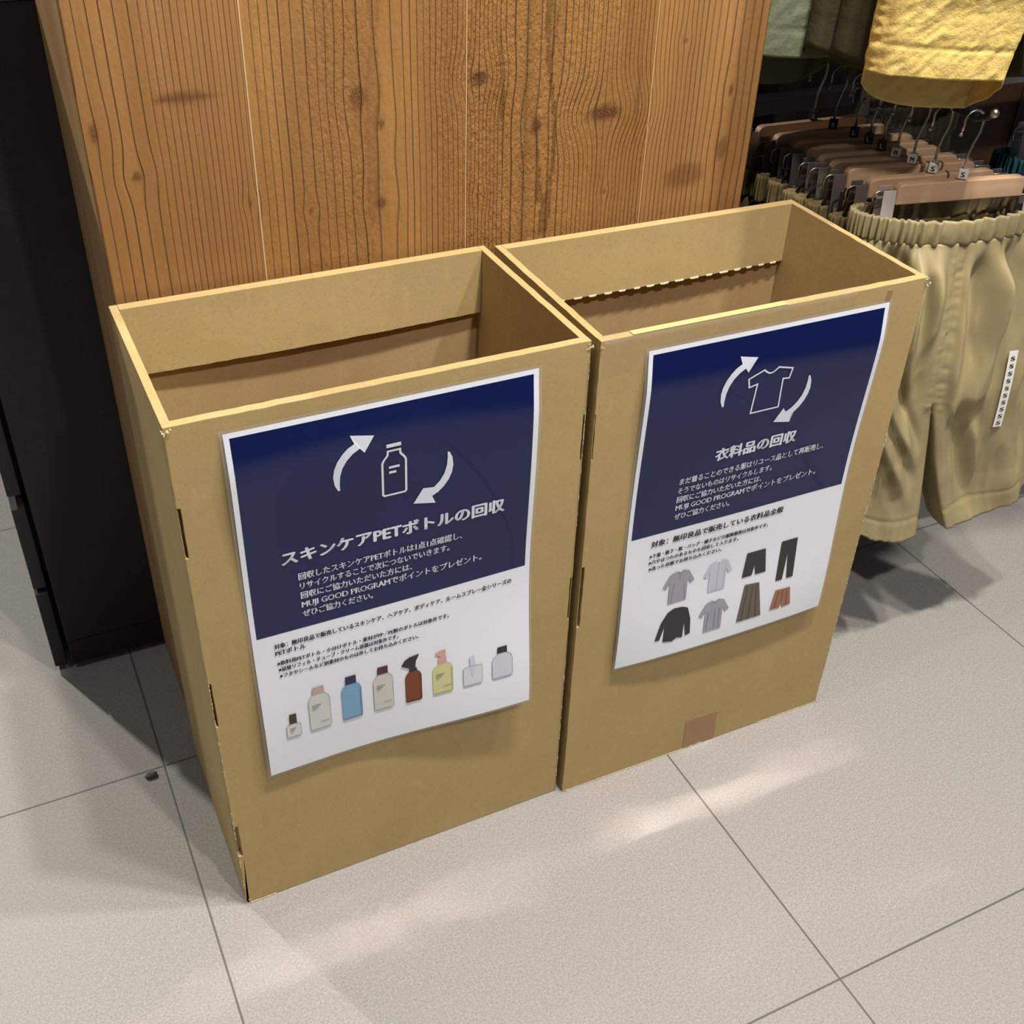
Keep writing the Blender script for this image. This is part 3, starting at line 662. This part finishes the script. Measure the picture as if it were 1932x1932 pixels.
def shorts(label, loc, rz, m, P, group=None, band_m=None):
    """P: w half waist, L length, cr crotch depth, hem half width at the hem, d half depth, seed, folds, lean, res"""
    t = thing('shorts', label, 'shorts', loc, rz, group)
    w, L, cr, hem, d, seed = P['w'], P['L'], P['cr'], P['hem'], P['d'], P['seed']
    fold, lean, nu, nv = P.get('fold', .008), P.get('lean', .03), P.get('nu', 120), P.get('nv', 90)
    sag, rise, gap, gth, wrk = P.get('sag', .022), P.get('rise', .03), P.get('gap', .010), P.get('gather', .0012), P.get('wrinkle', .0)
    bandh, top, backdrop = P.get('band', .036), P.get('top', -.028), P.get('backdrop', 0.)
    swl, swr = P.get('swing_left', (0, 0)), P.get('swing_right', (0, 0))
    cyc = P.get('cyc', 52)
    def phis(i):
        t = i/nu; ph = math.pi*t; h = min(t, 1-t)*2
        pu = math.asin(min(1., h**(1/.72))); pu = pu if t <= .5 else math.pi-pu
        return .35*ph+.65*pu
    def gather(phi, s): return math.sin(phi*cyc+3*noise.noise(Vector((phi*6, s*3, seed))))+.5*math.sin(phi*cyc*1.73+s)
    def sagf(ux, phi): return sag*(1-min(1, ux*ux))*(max(0, math.cos(phi))**.7 if math.cos(phi) > 0 else .25*abs(math.cos(phi)))
    def loop(s, phi, q):
        """q 0..1 along the length; returns the centre-line point of the fabric"""
        a = w+(hem-w)*(sstep(0, .55, q)*.6+.4*q); below = max(0., (q-cr)/(1-cr))
        xi = gap*below**.8+.02*below*below*(1 if s > 0 else .6); b = d*(1+.35*math.sin(math.pi*min(1, q*1.2))) if q < 1 else d
        sx_, cx_ = abs(math.sin(phi))**.72, (1 if math.cos(phi) >= 0 else -1)*abs(math.cos(phi))**.75
        x = s*(xi+(a-xi)*sx_); ux = sx_
        y = -b*cx_*(1 if cx_ < 0 else 1.25)
        side = sx_**3
        z = top-bandh-(L-bandh)*q*1.0 - sagf(ux, phi)*(1-.8*q) + rise*side*q**3 - (backdrop*q**3 if cx_ < 0 else 0)*abs(cx_)
        edge_ = sstep(0, .13, sx_)
        env = math.exp(-q*3.2); ph = phi*9+2.2*noise.noise(Vector((phi*1.6+s*7, q*1.1, seed)))
        f = fold*(env*.9+.35)*sstep(0, .08, q)*(math.sin(ph+s*1.3)*.6+1.1*noise.noise(Vector((phi*2.6+s*11, q*1.7, seed+3)))+.35*noise.noise(Vector((phi*7+s*5, q*6, seed+9))))
        f += gth*1.2*gather(phi, s)*math.exp(-q*26)
        if cx_ > -.2:
            for u0, sl, wd_, am, q0, q1 in P.get('folds_right' if s > 0 else 'folds_left', ()):
                f += am*edge_*math.exp(-((ux-(u0+sl*q))/wd_)**2)*sstep(q0, q0+.13, q)*(1-sstep(q1-.22, q1, q))*sstep(-.2, .3, cx_)
        if P.get('folds_right') and cx_ > -.5:
            nn = noise.noise(Vector((ux*5.5+s*7+.9*noise.noise(Vector((q*2.2, s, 4))), q*1.7, seed)))
            f += edge_*.0060*(.5-1.6*abs(nn))*(1-.75*math.exp(-((ux-.60)/.10)**2)*sstep(.25, .35, q))*sstep(.0, .15, q)
            n2 = noise.noise(Vector((ux*11+q*4*s+s*3, q*5, seed+8))); f += edge_*.0026*(.5-1.6*abs(n2))*sstep(.1, .3, q)
        if wrk:
            w1 = noise.noise(Vector((x*38+q*9, z*38-x*20, seed+y*4))); w2 = noise.noise(Vector((x*95-z*60, z*80, seed+2+y*4)))
            f += wrk*(1-2.4*abs(w1)+.6*(1-2.4*abs(w2)))*(.6+.6*noise.noise(Vector((x*9, z*9, seed))))
            f += wrk*.8*math.exp(-((phi-1.45)/.10)**2)*math.sin(q*L*520+4*noise.noise(Vector((q*20, s, seed))))
        f *= edge_+(1-edge_)*sstep(0, .12, below)
        if cx_ > 0 and q < cr+.03:
            f += math.exp(-(ux/.022)**2)*(-.0022) + math.exp(-((ux-.035)/.03)**2)*(.0010+.0014*noise.noise(Vector((q*75, s*3, seed))))
        hl = math.exp(-((q-.925)/.006)**2); f -= .0012*hl
        x += s*f*sx_*.9; y -= f*cx_*1.2
        y -= lean*q; x += (swr if s > 0 else swl)[0]*below; y += (swr if s > 0 else swl)[1]*below
        return Vector((x, y, z)), xi
    bm = bmesh.new()
    for s in (-1, 1):
        g = []
        for k in range(nv+1):
            q = k/nv; g.append([bm.verts.new(loop(s, phis(i), q)[0]) for i in range(nu+1)])
        for k in range(nv):
            for i in range(nu):
                f = (g[k][i], g[k][i+1], g[k+1][i+1], g[k+1][i]); bm.faces.new(f if s < 0 else f[::-1])
        k0 = int(cr*nv); nm = 10; prev = None
        for k in range(k0, nv+1):
            A, B = g[k][0].co, g[k][nu].co; below = (k/nv-cr)/(1-cr) if cr < 1 else 0; row = [g[k][0]]
            for j in range(1, nm):
                c_ = A.lerp(B, j/nm); c_ = c_ + Vector((-s*(.5*gap*max(0, below))*math.sin(math.pi*j/nm) + .004*below*noise.noise(Vector((j*.5, k*.06, seed+s))), 0, 0)); row.append(bm.verts.new(c_))
            row.append(g[k][nu])
            if prev:
                for j in range(nm):
                    f = (prev[j], prev[j+1], row[j+1], row[j]); bm.faces.new(f[::-1] if s < 0 else f)
            prev = row
    bmesh.ops.remove_doubles(bm, verts=bm.verts[:], dist=.0004)
    bmesh.ops.recalc_face_normals(bm, faces=bm.faces[:])
    o = obj('garment_body', bm, m, t, smooth=True)
    so = o.modifiers.new('cloth', 'SOLIDIFY'); so.thickness = .0009; so.offset = 0
    # gathered waistband
    bm = bmesh.new(); N_ = int(nu*2.6); rows = []
    for k in range(9):
        zf = k/8; row = []
        for s in (1, -1):
            rng = range(N_) if s > 0 else range(N_, 0, -1)
            for i in rng:
                phi = math.pi*i/N_; p, _ = loop(s, phi, 0.)
                f = gth*gather(phi, s)*(.55+.45*abs(math.cos(math.pi*zf)))+.0016*math.sin(math.pi*zf)
                sx_ = abs(math.sin(phi))**.72; cx_ = (1 if math.cos(phi) >= 0 else -1)*abs(math.cos(phi))**.75
                row.append(bm.verts.new((p.x+s*f*sx_, p.y-f*cx_*1.2, p.z+bandh*(1-zf)-.001)))
        rows.append(row)
    for a, b in zip(rows, rows[1:]):
        for i in range(len(a)): j = (i+1) % len(a); bm.faces.new((a[i], b[i], b[j], a[j]))
    o = obj('waistband', bm, band_m or m, t, smooth=True)
    so = o.modifiers.new('cloth', 'SOLIDIFY'); so.thickness = .0016; so.offset = 0
    return t, loop

FRONT = (.9695, .125, .668); YAW = R(-10.9)
make_hanger('foremost pale wooden clip hanger with a white S marker on the lower rail', 'S', FRONT, YAW, clip_m=mat('lit_grey_clip', (.50, .45, .43), .5, .1))  # paler copy of the clip grey paints light onto the front clips
front_shorts, loop = shorts('khaki shorts with an S size strip beside the right bin', FRONT, YAW, KHAKI,
    dict(w=.135, L=.445, cr=.50, hem=.178, d=.024, seed=2.4, fold=.015, lean=.045, nu=220, nv=140, sag=.012, top=-.014, band=.030, rise=.075, gap=.010, gather=.0011, swing_left=(.038, -.012), swing_right=(.038, 0),
    folds_right=((.44, -.06, .085, .010, .02, .60), (.27, .10, .10, -.017, .0, .52), (.45, .04, .055, .014, .01, .36), (.54, .0, .035, -.010, .0, .30), (.86, -.0, .05, .012, .0, .42), (.76, -.04, .04, -.010, .0, .36), (.30, 0, .17, -.018, .50, 1.1), (.10, 0, .05, .008, .02, .6), (.47, -.1, .05, .010, .55, .95)),
    folds_left=((.20, -.05, .05, .013, .0, .36), (.30, -.05, .04, -.010, .0, .34), (.40, -.1, .05, .014, .0, .42), (.52, -.1, .045, -.012, .0, .40), (.62, -.15, .05, .013, .0, .40), (.76, -.15, .05, .012, .0, .45), (.92, -.2, .05, .011, .0, .5), (.95, -1.15, .06, .013, .28, .80), (1.1, -1.1, .07, .012, .42, .92), (.75, -1.0, .05, -.010, .30, .70))), 'shorts on the lower rail')
# size strip stuck to the right leg
STRIP = [loop(1, .56-.075*k/20, .36+.28*k/20)[0] for k in range(21)]
SA, SB = STRIP[0], STRIP[-1]
PROUD = max(SA.lerp(SB, k/20).y-STRIP[k].y for k in range(21))+.0035
def on_leg(u, v):
    p = SA.lerp(SB, v/.25); bow = math.sin(math.pi*min(1, max(0, v/.25)))
    return Vector((p.x+u, p.y-.0035-(PROUD-.0035)*bow-.25*u*0, p.z))
bm = bmesh.new(); g = [[bm.verts.new(on_leg(.013*(i/10-.5), .25*k/60)) for i in range(11)] for k in range(61)]
for k in range(60):
    for i in range(10): bm.faces.new((g[k][i], g[k][i+1], g[k+1][i+1], g[k+1][i]))
strip = obj('size_strip', bm, mat('white_sticker', (.82, .80, .78), .4), front_shorts, smooth=True); strip['label'] = 'white strip printed with a column of S letters'
lt = bmesh.new()
for k in range(10):
    c0 = .02+.0235*k
    def fn(x, z, c0=c0): return on_leg(x, c0+.010-z)+Vector((0, -.0007, 0))
    add_text(lt, 'S', -.0029, .0029, 0, .0180, fn, .02)
obj('size_lettering', lt, INK, strip)

# hangers and shorts further back on the same rail
BACK = [((.9560, .160, .6655), -9, 'S', 0, 'second wooden clip hanger from the front, with a white S marker'), ((.9500, .190, .668), -11.5, 'M', 0, 'third wooden clip hanger from the front, with a white M marker'),
        ((.9480, .217, .668), -11, 'M', 0, 'fourth wooden clip hanger from the front, with a white M marker'), ((.9480, .243, .668), -8, 'L', 1, 'fifth wooden clip hanger from the front, first with a black L marker'),
        ((.9500, .270, .668), -12, 'L', 1, 'sixth wooden clip hanger from the front, second with a black L marker'), ((.9500, .298, .668), -10, 'L', 1, 'seventh wooden clip hanger from the front, third with a black L marker'),
        ((.9500, .340, .666), -5, 'XL', 1, 'eighth wooden clip hanger from the front, in deep shade'), ((.9490, .380, .666), -3, 'XL', 1, 'rearmost wooden clip hanger on the lower rail below the crossbar')]
protos = {}
sp0 = None
ORD = ['second', 'third', 'fourth', 'fifth', 'sixth', 'seventh', 'eighth', 'rearmost']
for i, (loc, yaw, size, dark, label) in enumerate(BACK):
    if (size, dark) in protos: dup(protos[(size, dark)], loc, R(yaw), label)
    else: protos[(size, dark)] = make_hanger(label, size, loc, R(yaw), dark)
    lab = ('second khaki shorts from the front, close behind the S strip pair' if i == 0 else ORD[i]+' olive khaki shorts from the front on the lower rail' if i < 7 else 'rearmost olive khaki shorts on the lower rail')
    if sp0 is None:
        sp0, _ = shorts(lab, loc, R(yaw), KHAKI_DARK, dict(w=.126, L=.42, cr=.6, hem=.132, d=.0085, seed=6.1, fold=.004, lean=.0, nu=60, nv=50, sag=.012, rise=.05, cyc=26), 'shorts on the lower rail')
    else: dup(sp0, loc, R(yaw), lab, 'shorts on the lower rail')

# second rail to the right: teal shorts on a hanger and a beige pair further in
dup(protos[('M', 0)], (1.325, .260, .668), R(-6), 'wooden clip hanger holding the teal shorts on the right rail')
shorts('teal shorts on the next rail right of the khaki pair', (1.325, .260, .668), R(-6), TEAL, dict(w=.13, L=.45, cr=.6, hem=.18, d=.024, seed=3.7, fold=.010, nu=80, nv=60, rise=.04))

# upper rail: washed shorts hanging above
yl = (.958, .082, 1.285)
dup(protos[('M', 0)], (yl[0]+.0, yl[1], yl[2]), R(-22), 'wooden clip hanger holding the yellow shorts on the upper rails')
YP = dict(w=.150, L=.440, cr=.40, hem=.166, d=.030, seed=9.3, fold=.004, lean=.0, nu=190, nv=190, rise=-.002, gap=.019, sag=.012, wrinkle=.0013, backdrop=.050, swing_left=(0, 0), swing_right=(.075, .01))
shorts('mustard yellow washed cotton shorts hanging above the wooden hangers', yl, R(-22), YELLOW, YP)
gl = (.885, .285, 1.285)
dup(protos[('L', 1)], gl, R(-8), 'wooden clip hanger holding the sage green shorts on the upper rails')
shorts('sage green washed shorts hanging beside the wooden pillar', gl, R(-8), SAGE, dict(w=.145, L=.455, cr=.45, hem=.165, d=.028, seed=5.2, fold=.005, lean=0, nu=130, nv=120, rise=.006, gap=.018, wrinkle=.0012, backdrop=.05))
op = None  # foremost olive pair added, and all thickened, to shade the hangers below
for k, (loc, rz, lab) in enumerate((((.990, .155, 1.285), -20, 'dark olive shorts added behind the yellow pair for shade'), ((.985, .212, 1.285), -12, 'dark olive shorts, middle of the three behind the yellow pair'), ((.990, .268, 1.285), -9, 'dark olive shorts, rearmost of the three behind the yellow pair'),
        ((1.30, .20, 1.285), -14, 'dark olive shorts hanging right of the yellow pair'), ((.900, .415, 1.275), -6, 'dark olive shorts hanging behind the sage green pair'), ((1.24, .33, 1.285), -6, 'dark olive shorts hanging deepest above the hangers on the right'))):
    if op is None:
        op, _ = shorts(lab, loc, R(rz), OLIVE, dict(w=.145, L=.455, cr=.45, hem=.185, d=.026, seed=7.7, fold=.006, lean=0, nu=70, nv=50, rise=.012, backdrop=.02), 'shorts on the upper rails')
    else: dup(op, loc, R(rz), lab, 'shorts on the upper rails')
    dup(protos[('L', 1)], (loc[0], loc[1], loc[2]), R(rz), 'clip hanger of the '+lab)
# beige shorts further in, seen between the hooks
bl = (1.175, .425, .690)
dup(protos[('M', 0)], bl, R(-5), 'wooden clip hanger holding the beige shorts deep in the rack')
shorts('pale beige shorts with a gathered waist deep in the rack', bl, R(-5), BEIGE, dict(w=.075, L=.40, cr=.6, hem=.10, d=.014, seed=4.4, fold=.004, lean=0, nu=50, nv=40, rise=.02, cyc=40))

# crumb on the floor
bm = bmesh.new(); bmesh.ops.create_icosphere(bm, subdivisions=3, radius=1)
for v in bm.verts: v.co *= 1+.35*noise.noise(v.co*1.7); v.co = Vector((v.co.x*.0078, v.co.y*.0048, max(0, v.co.z*.0038+.0025)))
tag(obj('lint_ball', bm, mat('grey_lint', (.13, .115, .12), .95), None, True, (-.059, .233, 0)), 'small dark grey scrap of lint on the floor left of the bins', 'lint')
